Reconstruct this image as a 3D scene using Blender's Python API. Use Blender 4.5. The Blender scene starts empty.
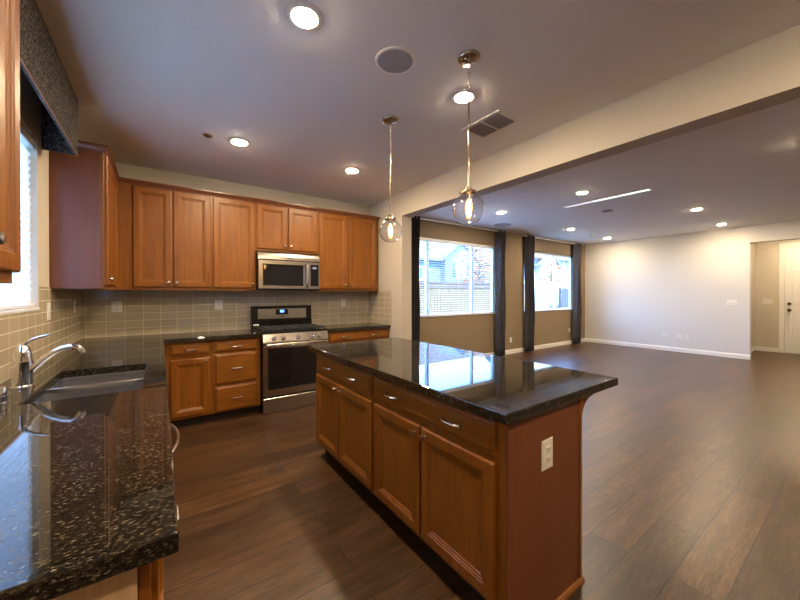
import bpy, bmesh, math, random
from mathutils import Vector, Matrix
R = math.radians
S = bpy.context.scene
COL = S.collection
random.seed(7)

# ------------------------------------------------------------------ camera
cam = bpy.data.cameras.new('camera'); co = bpy.data.objects.new('camera', cam); COL.objects.link(co)
cam.sensor_width = 36; cam.lens = 337.2 / 800 * 36; cam.clip_start = 0.02; cam.clip_end = 300
co.location = (-.004, -.004, 1.354); cam.shift_y = -4.7 / 800
co.rotation_euler = (R(90 - 0.23), R(0.05), R(-35.42))
S.camera = co
# ------------------------------------------------------------------ world, sun, exposure
S.view_settings.view_transform = 'Standard'
S.view_settings.look = 'None'
S.view_settings.gamma = 1.0
S.view_settings.use_curve_mapping = False
S.view_settings.exposure = 1.8
w = bpy.data.worlds.new('sky'); S.world = w; w.use_nodes = True
nt = w.node_tree; bg = nt.nodes['Background']
tc = nt.nodes.new('ShaderNodeTexCoord'); sx = nt.nodes.new('ShaderNodeSeparateXYZ')
rp = nt.nodes.new('ShaderNodeValToRGB')
nt.links.new(tc.outputs['Generated'], sx.inputs[0]); nt.links.new(sx.outputs['Z'], rp.inputs[0])
rp.color_ramp.elements[0].position = 0.0; rp.color_ramp.elements[0].color = (0.30, 0.58, 1.0, 1)
rp.color_ramp.elements[1].position = 0.6; rp.color_ramp.elements[1].color = (0.20, 0.45, 1.0, 1)
nt.links.new(rp.outputs[0], bg.inputs['Color']); bg.inputs['Strength'].default_value = 6.0
sl = bpy.data.lights.new('sun', 'SUN'); so = bpy.data.objects.new('sun', sl); COL.objects.link(so)
sl.energy = 4.5; sl.angle = R(0.6); sl.color = (1, 0.95, 0.86)
so.rotation_euler = (R(38), R(-18), 0)      # shines towards +Y and down: the garden fence is sunlit, the rooms get none
S.cycles.use_denoising = True
S.cycles.max_bounces = 10
S.cycles.diffuse_bounces = 5
S.cycles.transparent_max_bounces = 24
S.cycles.sample_clamp_indirect = 6.0
S.cycles.caustics_reflective = False
S.cycles.caustics_refractive = False
LAMP = 235.0          # downlight diffuser emission
# ------------------------------------------------------------------ materials
def mat(name, col=(.5, .5, .5), rough=.5, metal=0.0, spec=.5, coat=0.0, coat_rough=.1, emit=None, es=0.0):
    m = bpy.data.materials.new(name); m.use_nodes = True
    b = m.node_tree.nodes['Principled BSDF']
    b.inputs['Base Color'].default_value = (*col, 1); b.inputs['Roughness'].default_value = rough
    b.inputs['Metallic'].default_value = metal; b.inputs['Specular IOR Level'].default_value = spec
    b.inputs['Coat Weight'].default_value = coat; b.inputs['Coat Roughness'].default_value = coat_rough
    if emit:
        b.inputs['Emission Color'].default_value = (*emit, 1); b.inputs['Emission Strength'].default_value = es
    return m
def N(m, t): return m.node_tree.nodes.new(t)
def LK(m, a, b): m.node_tree.links.new(a, b)
def BS(m): return m.node_tree.nodes['Principled BSDF']
def coords(m, scale=(1, 1, 1), rnd=False, rot=(0, 0, 0)):
    t = N(m, 'ShaderNodeTexCoord'); mp = N(m, 'ShaderNodeMapping')
    mp.inputs['Scale'].default_value = scale; mp.inputs['Rotation'].default_value = rot
    if rnd:
        oi = N(m, 'ShaderNodeObjectInfo'); ad = N(m, 'ShaderNodeVectorMath'); ad.operation = 'ADD'
        ml = N(m, 'ShaderNodeMath'); ml.operation = 'MULTIPLY'; ml.inputs[1].default_value = 37.0
        LK(m, oi.outputs['Random'], ml.inputs[0]); LK(m, t.outputs['Object'], ad.inputs[0]); LK(m, ml.outputs[0], ad.inputs[1])
        LK(m, ad.outputs[0], mp.inputs['Vector'])
    else: LK(m, t.outputs['Object'], mp.inputs['Vector'])
    return mp.outputs[0]
def noise(m, vec, scale, detail=3, rough=.5):
    n = N(m, 'ShaderNodeTexNoise'); LK(m, vec, n.inputs['Vector'])
    n.inputs['Scale'].default_value = scale; n.inputs['Detail'].default_value = detail; n.inputs['Roughness'].default_value = rough
    return n.outputs['Fac']
def ramp(m, fac, stops):
    r = N(m, 'ShaderNodeValToRGB'); LK(m, fac, r.inputs[0]); e = r.color_ramp.elements
    while len(e) < len(stops): e.new(0.5)
    for k, (p, c) in enumerate(stops): e[k].position = p; e[k].color = (*c, 1) if len(c) == 3 else c
    return r.outputs[0]
def mix(m, fac, a, b, blend='MIX'):
    x = N(m, 'ShaderNodeMix'); x.data_type = 'RGBA'; x.blend_type = blend
    for v, i in ((fac, 0), (a, 6), (b, 7)):
        if hasattr(v, 'links'): LK(m, v, x.inputs[i])
        elif i == 0: x.inputs[0].default_value = v
        else: x.inputs[i].default_value = (*v, 1)
    return x.outputs[2]
def bump(m, h, strength, dist=.01):
    b = N(m, 'ShaderNodeBump'); b.inputs['Strength'].default_value = strength; b.inputs['Distance'].default_value = dist
    LK(m, h, b.inputs['Height']); LK(m, b.outputs[0], BS(m).inputs['Normal'])
def wood(name, dark, light, grain=(26, 26, 1.6), rough=.42, coat=.25):
    m = mat(name, light, rough, spec=.35, coat=coat, coat_rough=.32)
    v = coords(m, grain, True)
    f = noise(m, v, 1.4, 5, .6); g = noise(m, v, 7, 2, .5)
    v2 = coords(m, (3, 3, 2), True); bl = noise(m, v2, 1.6, 2, .5)
    c = ramp(m, f, [(.3, dark), (.68, light)])
    c = mix(m, ramp(m, g, [(.35, (.25,) * 3), (.6, (0,) * 3)]), c, tuple(x * .72 for x in dark))
    c = mix(m, ramp(m, bl, [(.35, (.32,) * 3), (.65, (0,) * 3)]), c, dark)
    LK(m, c, BS(m).inputs['Base Color']); bump(m, g, .04, .002)
    return m
M = {}
CD, CL = (.175, .055, .0045), (.285, .100, .009)
M['wood'] = wood('stained_maple', CD, CL)
M['wood_h'] = wood('stained_maple_cross', CD, CL, (1.6, 26, 26))
M['wood_p'] = wood('stained_veneer', (.135, .040, .014), (.205, .064, .022), (34, 34, 1.1), .42, .6)
M['raw'] = wood('pale_birch', (.40, .25, .14), (.52, .35, .21), rough=.6, coat=0)
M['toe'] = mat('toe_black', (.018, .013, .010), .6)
M['white'] = mat('white_trim', (.78, .76, .71), .42)
M['vinyl'] = mat('white_vinyl', (.80, .82, .84), .35)
M['plastic'] = mat('switch_plastic', (.72, .70, .65), .35)
M['dark'] = mat('dark_slot', (.03, .03, .03), .5)
M['ventbr'] = mat('vent_louvre_taupe', (.30, .25, .20), .5)
M['chrome'] = mat('chrome', (.80, .80, .82), .06, 1)
M['nickel'] = mat('brushed_nickel', (.62, .58, .52), .22, 1)
M['steel'] = mat('stainless_steel', (.60, .56, .51), .24, 1)
M['sinksteel'] = mat('sink_steel', (.44, .46, .49), .27, 1)
M['blackgl'] = mat('black_enamel', (.008, .008, .009), .12)
M['blackm'] = mat('cast_iron', (.016, .016, .017), .5)
M['glassdark'] = mat('oven_glass', (.010, .009, .010), .05, spec=.6)
M['display'] = mat('blue_display', (.01, .02, .05), .2, emit=(.08, .28, 1), es=1.6)
M['displayw'] = mat('pale_display', (.02, .02, .03), .2, emit=(.7, .75, .9), es=.12)
def wallmat(name, col, bs=.05, sc=160):
    m = mat(name, col, .75, spec=.25); v = coords(m); bump(m, noise(m, v, sc, 3, .6), bs, .004); return m
M['wall'] = wallmat('wall_paint_greige', (.57, .52, .43))
M['wallw'] = wallmat('wall_paint_white', (.62, .60, .56))
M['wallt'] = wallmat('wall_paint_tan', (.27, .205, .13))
M['ceil'] = wallmat('ceiling_texture', (.85, .83, .80), .35, 70)
# tile
def tile(name, axis):
    m = mat(name, (.3, .27, .2), .16, spec=.5)
    t = N(m, 'ShaderNodeTexCoord'); s = N(m, 'ShaderNodeSeparateXYZ'); c = N(m, 'ShaderNodeCombineXYZ')
    LK(m, t.outputs['Object'], s.inputs[0]); LK(m, s.outputs[axis], c.inputs['X'])
    sb = N(m, 'ShaderNodeMath'); sb.operation = 'SUBTRACT'; sb.inputs[1].default_value = .914
    LK(m, s.outputs['Z'], sb.inputs[0]); LK(m, sb.outputs[0], c.inputs['Y'])
    b = N(m, 'ShaderNodeTexBrick'); b.offset = 0; b.squash = 1; LK(m, c.outputs[0], b.inputs['Vector'])
    b.inputs['Scale'].default_value = 1; b.inputs['Brick Width'].default_value = .154; b.inputs['Row Height'].default_value = .079
    b.inputs['Mortar Size'].default_value = .0022; b.inputs['Mortar Smooth'].default_value = .1; b.inputs['Bias'].default_value = 0
    b.inputs['Color1'].default_value = (.43, .36, .25, 1); b.inputs['Color2'].default_value = (.49, .42, .30, 1)
    b.inputs['Mortar'].default_value = (.72, .66, .53, 1)
    LK(m, b.outputs['Color'], BS(m).inputs['Base Color'])
    r = N(m, 'ShaderNodeMapRange'); LK(m, b.outputs['Fac'], r.inputs[0]); r.inputs[3].default_value = .16; r.inputs[4].default_value = .7
    LK(m, r.outputs[0], BS(m).inputs['Roughness'])
    iv = N(m, 'ShaderNodeMath'); iv.operation = 'SUBTRACT'; iv.inputs[0].default_value = 1; LK(m, b.outputs['Fac'], iv.inputs[1])
    bump(m, iv.outputs[0], .4, .003)
    return m
M['tileX'] = tile('taupe_tile_along', 'X'); M['tileY'] = tile('taupe_tile_across', 'Y')
# floor
def floor_mat():
    m = mat('dark_plank_floor', (.1, .06, .03), .3, spec=.5)
    v = coords(m)
    b = N(m, 'ShaderNodeTexBrick'); b.offset = .37; b.offset_frequency = 2; b.squash = 1; LK(m, v, b.inputs['Vector'])
    b.inputs['Scale'].default_value = 1; b.inputs['Brick Width'].default_value = 1.22; b.inputs['Row Height'].default_value = .185
    b.inputs['Mortar Size'].default_value = .0024; b.inputs['Mortar Smooth'].default_value = 0; b.inputs['Bias'].default_value = 0
    b.inputs['Color1'].default_value = (0, 0, 0, 1); b.inputs['Color2'].default_value = (1, 1, 1, 1); b.inputs['Mortar'].default_value = (.5, .5, .5, 1)
    # offset the grain by plank
    t = N(m, 'ShaderNodeVectorMath'); t.operation = 'MULTIPLY_ADD'; LK(m, b.outputs['Color'], t.inputs[0])
    t.inputs[1].default_value = (9, 5, 7); LK(m, v, t.inputs[2])
    mp = N(m, 'ShaderNodeMapping'); mp.inputs['Scale'].default_value = (1.3, 10, 1); LK(m, t.outputs[0], mp.inputs['Vector'])
    g = noise(m, mp.outputs[0], 1.6, 6, .62); g2 = noise(m, mp.outputs[0], 9, 3, .6)
    c = ramp(m, g, [(.30, (.042, .018, .0065)), (.52, (.090, .043, .018)), (.74, (.142, .077, .037))])
    c = mix(m, ramp(m, g2, [(.42, (.5,) * 3), (.60, (0,) * 3)]), c, (.026, .012, .006))
    tone = ramp(m, b.outputs['Color'], [(0, (.62, .62, .62)), (1, (1.25, 1.22, 1.18))])
    c = mix(m, 1.0, c, tone, 'MULTIPLY')
    # dark knots and splits that follow the grain
    mp2 = N(m, 'ShaderNodeMapping'); mp2.inputs['Scale'].default_value = (1.1, 5.5, 1); LK(m, t.outputs[0], mp2.inputs['Vector'])
    k = noise(m, mp2.outputs[0], 2.1, 8, .7)
    c = mix(m, ramp(m, k, [(.335, (.9,) * 3), (.37, (0,) * 3)]), c, (.010, .006, .004))
    c = mix(m, b.outputs['Fac'], c, (.008, .005, .004))
    LK(m, c, BS(m).inputs['Base Color'])
    r = N(m, 'ShaderNodeMapRange'); LK(m, g, r.inputs[0]); r.inputs[3].default_value = .27; r.inputs[4].default_value = .42
    LK(m, r.outputs[0], BS(m).inputs['Roughness'])
    ad = N(m, 'ShaderNodeMath'); ad.operation = 'SUBTRACT'; LK(m, g2, ad.inputs[0]); LK(m, b.outputs['Fac'], ad.inputs[1])
    bump(m, ad.outputs[0], .12, .003)
    return m
M['floor'] = floor_mat()
def granite():
    m = mat('black_granite', (.01, .01, .01), .03, spec=.55)
    v = coords(m, (1, 1, 1)); vs = coords(m, (.42, 1.0, 1), rot=(0, 0, R(14)))
    a = noise(m, vs, 230, 3, .7); b = noise(m, vs, 90, 5, .75); c3 = noise(m, v, 9, 2, .5)
    c = ramp(m, a, [(.50, (.006, .006, .006)), (.58, (.045, .036, .024)), (.66, (.20, .175, .13)), (.74, (.55, .52, .46))])
    c = mix(m, ramp(m, b, [(.50, (0,) * 3), (.66, (.8,) * 3)]), c, (.042, .032, .020))
    c = mix(m, ramp(m, c3, [(.42, (0,) * 3), (.65, (.55,) * 3)]), c, (.006, .006, .007))
    LK(m, c, BS(m).inputs['Base Color'])
    return m
M['granite'] = granite()
def fabric(name, a, b, sc, pat=False):
    m = mat(name, a, .9, spec=.1); v = coords(m, (1, 1, 1))
    if pat:
        vv = coords(m, (1, 1, 1))
        wv = N(m, 'ShaderNodeTexVoronoi'); wv.inputs['Scale'].default_value = 34; wv.feature = 'DISTANCE_TO_EDGE'; LK(m, vv, wv.inputs['Vector'])
        f = ramp(m, wv.outputs['Distance'], [(.06, (1,) * 3), (.12, (0,) * 3)])
        c = mix(m, f, a, b)
        c = mix(m, ramp(m, noise(m, v, 200, 2), [(.4, (.4,) * 3), (.6, (0,) * 3)]), c, tuple(x * .6 for x in a))
    else:
        c = ramp(m, noise(m, v, sc, 3, .75), [(.42, a), (.54, tuple(x * .55 + y * .45 for x, y in zip(a, b))), (.64, b)])
    LK(m, c, BS(m).inputs['Base Color']); return m
M['tweed'] = fabric('black_tan_tweed', (.016, .016, .017), (.20, .175, .155), 85)
M['curtain'] = fabric('charcoal_curtain', (.055, .055, .070), (.125, .120, .130), 22, True)
M['darkn'] = mat('dark_nickel_rod', (.36, .31, .25), .16, 1)
M['rodm'] = mat('satin_nickel_rod', (.80, .74, .66), .42, .8)
def thin_glass(name, tint=(1, 1, 1), mn=.04, pw=1.0):
    m = bpy.data.materials.new(name); m.use_nodes = True; t = m.node_tree
    t.nodes.remove(t.nodes['Principled BSDF']); o = t.nodes['Material Output']
    tr = N(m, 'ShaderNodeBsdfTransparent'); tr.inputs[0].default_value = (*tint, 1)
    gl = N(m, 'ShaderNodeBsdfGlossy'); gl.inputs['Roughness'].default_value = .01
    fr = N(m, 'ShaderNodeFresnel'); ge = N(m, 'ShaderNodeNewGeometry'); mr = N(m, 'ShaderNodeMapRange')
    mr.inputs[3].default_value = 1.45; mr.inputs[4].default_value = 1 / 1.45     # same reflectance on both faces of the thin glass
    LK(m, ge.outputs['Backfacing'], mr.inputs[0]); LK(m, mr.outputs[0], fr.inputs['IOR'])
    ml = N(m, 'ShaderNodeMath'); ml.operation = 'MULTIPLY'; ml.inputs[1].default_value = pw; ml.use_clamp = True
    mx = N(m, 'ShaderNodeMixShader'); LK(m, fr.outputs[0], ml.inputs[0]); LK(m, ml.outputs[0], mx.inputs[0])
    LK(m, tr.outputs[0], mx.inputs[1]); LK(m, gl.outputs[0], mx.inputs[2]); LK(m, mx.outputs[0], o.inputs[0]); return m
M['pane'] = thin_glass('window_glass', (.95, .98, 1)); M['globe'] = thin_glass('clear_globe_glass', (.95, .95, .94), pw=2.6)
def emis(name, col, st):
    return mat(name, (.8, .8, .8), .5, emit=col, es=st)
M['lamp'] = emis('downlight_diffuser', (1, .77, .50), LAMP)
M['strip'] = emis('painted_daylight', (.78, 1.0, .96), .42)  # daylight reflected on the ceiling, put in as a glowing colour
M['stripdim'] = emis('painted_daylight_dim', (.85, .92, 1.0), .22)  # fainter end of the same painted daylight streak
def amber():
    m = bpy.data.materials.new('amber_bulb_glass'); m.use_nodes = True; t = m.node_tree; t.nodes.remove(t.nodes['Principled BSDF'])
    e = N(m, 'ShaderNodeEmission'); e.inputs[0].default_value = (1, .36, .06, 1); e.inputs[1].default_value = 2.0
    tr = N(m, 'ShaderNodeBsdfTransparent'); tr.inputs[0].default_value = (1, .86, .62, 1); mx = N(m, 'ShaderNodeMixShader'); mx.inputs[0].default_value = .4
    LK(m, tr.outputs[0], mx.inputs[1]); LK(m, e.outputs[0], mx.inputs[2]); LK(m, mx.outputs[0], t.nodes['Material Output'].inputs[0]); return m
M['bulb'] = amber()
M['fil'] = emis('filament', (1, .66, .28), 26.0)
def slatmat():
    m = bpy.data.materials.new('blind_slat'); m.use_nodes = True; b = BS(m)
    b.inputs['Base Color'].default_value = (.82, .84, .86, 1); b.inputs['Roughness'].default_value = .5
    t = N(m, 'ShaderNodeBsdfTranslucent'); t.inputs[0].default_value = (.90, .94, .97, 1); mx = N(m, 'ShaderNodeMixShader'); mx.inputs[0].default_value = .55
    LK(m, b.outputs[0], mx.inputs[1]); LK(m, t.outputs[0], mx.inputs[2]); LK(m, mx.outputs[0], m.node_tree.nodes['Material Output'].inputs[0]); return m
M['slat'] = slatmat()

# ------------------------------------------------------------------ mesh helpers
class MB:
    def __init__(s): s.bm = bmesh.new()
    def box(s, x0, x1, y0, y1, z0, z1, bev=0, seg=1):
        b = s.bm; v = [b.verts.new((x, y, z)) for x in (x0, x1) for y in (y0, y1) for z in (z0, z1)]
        F = [b.faces.new([v[i] for i in q]) for q in ((0, 1, 3, 2), (4, 6, 7, 5), (0, 4, 5, 1), (2, 3, 7, 6), (0, 2, 6, 4), (1, 5, 7, 3))]
        if bev:
            es = list({e for f in F for e in f.edges})
            bmesh.ops.bevel(b, geom=es, offset=bev, segments=seg, affect='EDGES', profile=.5)
        return s
    def loops(s, rings, cap0=True, cap1=True, closed=True):
        b = s.bm; V = [[b.verts.new(p) for p in r] for r in rings]; n = len(V[0])
        for a, c in zip(V, V[1:]):
            for i in range(n if closed else n - 1):
                j = (i + 1) % n
                b.faces.new((a[i], a[j], c[j], c[i]))
        if cap0: b.faces.new(V[0][::-1])
        if cap1: b.faces.new(V[-1])
        return s
    def panel(s, x0, x1, z0, z1, prof, y=0):     # stepped panel facing -y, prof = (inset, height)
        return s.loops([[(x0 + i, y - h, z0 + i), (x1 - i, y - h, z0 + i), (x1 - i, y - h, z1 - i), (x0 + i, y - h, z1 - i)] for i, h in prof])
    def cyl(s, p0, p1, r0, r1=None, n=20):
        return s.tube([p0, p1], [r0, r0 if r1 is None else r1], n)
    def tube(s, pts, r, n=10, caps=True):
        pts = [Vector(p) for p in pts]; rs = r if isinstance(r, (list, tuple)) else [r] * len(pts)
        rings = []; up = None
        for k, p in enumerate(pts):
            d = (pts[min(k + 1, len(pts) - 1)] - pts[max(k - 1, 0)]).normalized()
            if up is None:
                up = Vector((0, 0, 1)) if abs(d.z) < .9 else Vector((1, 0, 0))
            a = d.cross(up).normalized(); up = a.cross(d).normalized()
            rings.append([p + (a * math.cos(t) + up * math.sin(t)) * rs[k] for t in [2 * math.pi * i / n for i in range(n)]])
        return s.loops(rings, caps, caps)
    def lathe(s, prof, c=(0, 0, 0), n=32, caps=(True, True)):
        return s.loops([[(c[0] + r * math.cos(t), c[1] + r * math.sin(t), c[2] + z) for t in [2 * math.pi * i / n for i in range(n)]] for r, z in prof], *caps)
    def prism(s, poly, f0, f1):                  # poly 2-D, f0/f1 map (a,b) to 3-D
        return s.loops([[f0(*p) for p in poly], [f1(*p) for p in poly]])
    def grid(s, us, vs, inside, f, t0, t1):      # solid slab of cells, f(u,v,t) -> 3-D
        b = s.bm; vd = {}
        def V(i, j, t):
            k = (i, j, t)
            if k not in vd: vd[k] = b.verts.new(f(us[i], vs[j], (t0, t1)[t]))
            return vd[k]
        ok = lambda i, j: 0 <= i < len(us) - 1 and 0 <= j < len(vs) - 1 and inside((us[i] + us[i + 1]) / 2, (vs[j] + vs[j + 1]) / 2)
        for i in range(len(us) - 1):
            for j in range(len(vs) - 1):
                if not ok(i, j): continue
                b.faces.new((V(i, j, 1), V(i + 1, j, 1), V(i + 1, j + 1, 1), V(i, j + 1, 1)))
                b.faces.new((V(i, j + 1, 0), V(i + 1, j + 1, 0), V(i + 1, j, 0), V(i, j, 0)))
                for di, dj, a, c in ((-1, 0, (i, j), (i, j + 1)), (1, 0, (i + 1, j + 1), (i + 1, j)), (0, -1, (i + 1, j), (i, j)), (0, 1, (i, j + 1), (i + 1, j + 1))):
                    if not ok(i + di, j + dj): b.faces.new((V(*c, 1), V(*a, 1), V(*a, 0), V(*c, 0)))
        return s
    def sweep(s, path, prof):                    # path 2-D (x,y), prof (outward, z), outward = right of travel
        P = [Vector(p) for p in path]; rings = []
        for k in range(len(P)):
            ds = []
            if k > 0: ds.append((P[k] - P[k - 1]).normalized())
            if k < len(P) - 1: ds.append((P[k + 1] - P[k]).normalized())
            ns = [Vector((d.y, -d.x)) for d in ds]
            n = ns[0] if len(ns) == 1 else (ns[0] + ns[1]) / max(.2, 1 + ns[0].dot(ns[1]))
            rings.append([(P[k].x + n.x * o, P[k].y + n.y * o, z) for o, z in prof])
        return s.loops(rings)
    def build(s, name, m, parent=None, smooth=False, bev=0):
        bmesh.ops.recalc_face_normals(s.bm, faces=s.bm.faces[:])
        me = bpy.data.meshes.new(name); s.bm.to_mesh(me); s.bm.free(); me.materials.append(M[m] if isinstance(m, str) else m)
        o = bpy.data.objects.new(name, me); COL.objects.link(o)
        if parent: o.parent = parent
        if smooth:
            for p in me.polygons: p.use_smooth = True
            me.set_sharp_from_angle(angle=R(40))
        if bev:
            md = o.modifiers.new('bevel', 'BEVEL'); md.width = bev; md.segments = 2; md.limit_method = 'ANGLE'; md.angle_limit = R(40)
        return o
def tag(o, label, cat, group=None, kind=None):
    o['label'] = label; o['category'] = cat
    if group: o['group'] = group
    if kind: o['kind'] = kind
    return o
def thing(name, label, cat, loc=(0, 0, 0), rz=0, group=None):
    o = bpy.data.objects.new(name, None); COL.objects.link(o); o.location = loc; o.rotation_euler = (0, 0, rz)
    o.empty_display_size = .1
    return tag(o, label, cat, group)
def struct(o): o['kind'] = 'structure'; return o
def dup(root, loc, rz=None, label=None, group=None):
    def cp(o, par):
        c = o.copy(); COL.objects.link(c); c.parent = par
        for ch in list(o.children): cp(ch, c)
        return c
    r = cp(root, None); r.location = loc
    if rz is not None: r.rotation_euler = (0, 0, rz)
    if label: r['label'] = label
    if group: r['group'] = group
    return r

# ------------------------------------------------------------------ room shell
XL, YB, XR, YJ, BX, YW, XF, ZC, ZBM = -.657, 4.613, 2.677, 3.719, 2.84, 4.755, 9.827, 2.74, 2.42
YS, YO, XH = -3.2, 1.466, 11.6
struct(MB().box(XL - .2, 14, YS - .2, YW + .16, -.12, 0).build('floor', 'floor'))
struct(MB().box(XL - .2, 14, YS - .2, YW + .16, ZC, ZC + .2).build('ceiling', 'ceil'))
KW = (1.50, 3.17, 1.25, 2.36)                    # kitchen window y0 y1 z0 z1
struct(MB().grid([YS - .2, KW[0], KW[1], YB + .15], [0, KW[2], KW[3], ZC], lambda u, v: not (KW[0] < u < KW[1] and KW[2] < v < KW[3]),
       lambda u, v, t: (t, u, v), XL, XL - .15).build('wall_left', 'wall'))
struct(MB().box(XL, BX, YB, YB + .15, 0, ZC).build('wall_back', 'wall'))
# the end of the kitchen wall and the beam are one L of drywall
struct(MB().grid([YS, YJ, YB], [0, ZBM, ZC], lambda u, v: u > YJ or v > ZBM, lambda u, v, t: (t, u, v), XR, BX).build('wall_partition', 'wall'))
W2 = (3.66, 5.95, .93, 2.39); W3 = (6.95, 9.22, .93, 2.39)
struct(MB().grid([BX, W2[0], W2[1], W3[0], W3[1], XF + .15], [0, .93, 2.39, ZC],
       lambda u, v: not (.93 < v < 2.39 and (W2[0] < u < W2[1] or W3[0] < u < W3[1])), lambda u, v, t: (u, t, v), YW, YW + .15).build('wall_window', 'wallt'))
HO = -1.0
struct(MB().grid([YS - .2, HO, YO, YW], [0, 2.40, ZC], lambda u, v: not (HO < u < YO and v < 2.40), lambda u, v, t: (t, u, v), XF, XF + .14).build('wall_far', 'wallw'))
# wall behind the camera
struct(MB().box(XL - .15, 14, YS - .15, YS, 0, ZC).build('wall_front', 'wall'))
# hallway
struct(MB().box(XH, XH + .14, YS, 2.2, 0, ZC).build('wall_hallway', 'wall'))
struct(MB().box(XF + .14, XH, 1.66, 1.80, 0, ZC).build('wall_hallway_side', 'wall'))
# backsplash tiles
struct(MB().box(XL, XR, YB - .008, YB, .914, 1.40).build('trim_1', 'tileX'))
struct(MB().grid([.745, KW[0], KW[1] + .03, YB - .008], [.914, KW[2], 1.405], lambda u, v: v < KW[2] or u > KW[1] + .03, lambda u, v, t: (t, u, v), XL, XL + .008).build('trim_2', 'tileY'))
struct(MB().box(XR - .008, XR, 3.975, YB - .008, .914, 1.40).build('trim_3', 'tileY'))
# baseboards
BP = [(0, 0), (.014, 0), (.014, .075), (.009, .09), (.004, .095), (0, .095)]
struct(MB().sweep([(BX, YW - 0), (XF, YW)], BP).build('baseboard_window', 'white'))
struct(MB().sweep([(XF, YW - .015), (XF, YO)], BP).build('baseboard_far', 'white'))
struct(MB().sweep([(XR, 3.97), (XR, YJ), (BX, YJ), (BX, YW - .015)][::-1], BP).build('baseboard_partition', 'white'))
struct(MB().sweep([(XF + .14, 1.66), (XH, 1.66), (XH, 1.275)], BP).build('baseboard_hallway', 'white'))
# windows: frame, sashes and panes set in the wall openings
def window(name, u0, u1, z0, z1, f, mull, sillp=.02):
    fr = MB()
    us = [u0, u0 + .045, u1 - .045, u1]
    fr.grid(us, [z0, z0 + .045, z1 - .045, z1], lambda u, v: not (us[1] < u < us[2] and z0 + .045 < v < z1 - .045), lambda u, v, t: f(u, v, t), .06, .125)
    o = struct(fr.build(name, 'vinyl', bev=.004))
    for a in mull:
        q = MB(); q.loops([[f(a + du, z, t) for du, t in ((-.03, .065), (.03, .065), (.03, .12), (-.03, .12))] for z in (z0 + .045, z1 - .045)]); q.build('mullion', 'vinyl', o)
    e = [u0 + .045] + [k for a in mull for k in (a - .03, a + .03)] + [u1 - .045]
    for a, b in zip(e[::2], e[1::2]):
        q = MB(); q.loops([[f(u, z, t) for u, t in ((a, .09), (b, .09), (b, .095), (a, .095))] for z in (z0 + .045, z1 - .045)]); q.build('pane', 'pane', o)
    q = MB(); q.loops([[f(u, z, t) for u, t in ((u0 - .0, -sillp), (u1 + .0, -sillp), (u1, .062), (u0, .062))] for z in (z0 - .0, z0 + .018)]); q.build('window_sill', 'vinyl', o, bev=.003)
    return o
window('window_1', KW[0], KW[1], KW[2], KW[3], lambda u, z, t: (XL - t, u, z), [2.33], .012)
window('window_2', *W2, lambda u, z, t: (u, YW + t, z), [4.06, 5.27])
window('window_3', *W3, lambda u, z, t: (u, YW + t, z), [8.42])
# front door at the end of the hall
DR = MB()
dy0, dy1 = .28, 1.175
DPROF = lambda h: [(0, 0), (.02, h), (.045, h * .3), (.06, h * .8)]
DR.box(XH - .042, XH - .003, dy0, dy1, .012, 2.40, .002)
door = struct(DR.build('door_1', 'white'))
for a, b in ((.09, .41), (.485, .805)):
    for z0, z1 in ((.22, .95), (1.10, 1.90), (1.98, 2.28)):
        q = MB(); yy0, yy1 = dy1 - b, dy1 - a
        q.loops([[(XH - .042 - h, yy0 + i, z0 + i), (XH - .042 - h, yy1 - i, z0 + i), (XH - .042 - h, yy1 - i, z1 - i), (XH - .042 - h, yy0 + i, z1 - i)] for i, h in ((0, 0), (.006, .008), (.024, .008), (.034, .003), (.06, .007))])
        q.build('door_panel', 'white', door)
for z, r, nm in ((.98, .030, 'door_knob'), (1.13, .027, 'deadbolt')):
    q = MB(); q.tube([(XH - .042, 1.105, z), (XH - .05, 1.105, z), (XH - .052, 1.105, z), (XH - .085, 1.105, z), (XH - .10, 1.105, z)], [r * 1.1, r * 1.1, r * .5, r, r * .6], 18)
    q.build(nm, mat('oil_bronze_' + nm, (.10, .075, .05), .3, 1), door, True)
q = MB()
q.box(XH - .02, XH, dy1 + .006, dy1 + .09, 0, 2.50, .003); q.box(XH - .02, XH, dy0 - .09, dy0 - .006, 0, 2.50, .003); q.box(XH - .02, XH, dy0 - .005, dy1 + .005, 2.41, 2.50, .003)
q.build('door_casing', 'white', door)

# ------------------------------------------------------------------ cabinets
DOOR = [(0, 0), (0, .015), (.004, .019), (.010, .020), (.050, .020), (.054, .0165), (.060, .0165), (.064, .0125), (.072, .0115), (.076, .008)]
DRAW = [(0, 0), (0, .010), (.004, .013), (.012, .0135), (.018, .019), (.022, .020)]
def knob(x, z, par, y=-.02):
    q = MB()
    q.tube([(x, y, z), (x, y - .003, z), (x, y - .006, z), (x, y - .014, z), (x, y - .019, z), (x, y - .025, z), (x, y - .028, z)], [.009, .009, .006, .0065, .0160, .0145, .007], 16)
    return q.build('knob', 'nickel', par, True)
def pull(x, z, par, y=-.02, w=.105):
    q = MB(); n = 9; pts = []; rs = []
    for k in range(n):
        t = -1 + 2 * k / (n - 1); pts.append((x + t * w / 2, y - .012 - .018 * (1 - t ** 4), z)); rs.append(.0066 + .0028 * abs(t) ** 3)
    q.tube(pts, rs, 10)
    for s_ in (-1, 1): q.tube([(x + s_ * w / 2, y, z), (x + s_ * w / 2, y - .004, z), (x + s_ * w / 2, y - .014, z)], [.0095, .0085, .008], 12)
    return q.build('pull_handle', 'nickel', par, True)
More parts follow.
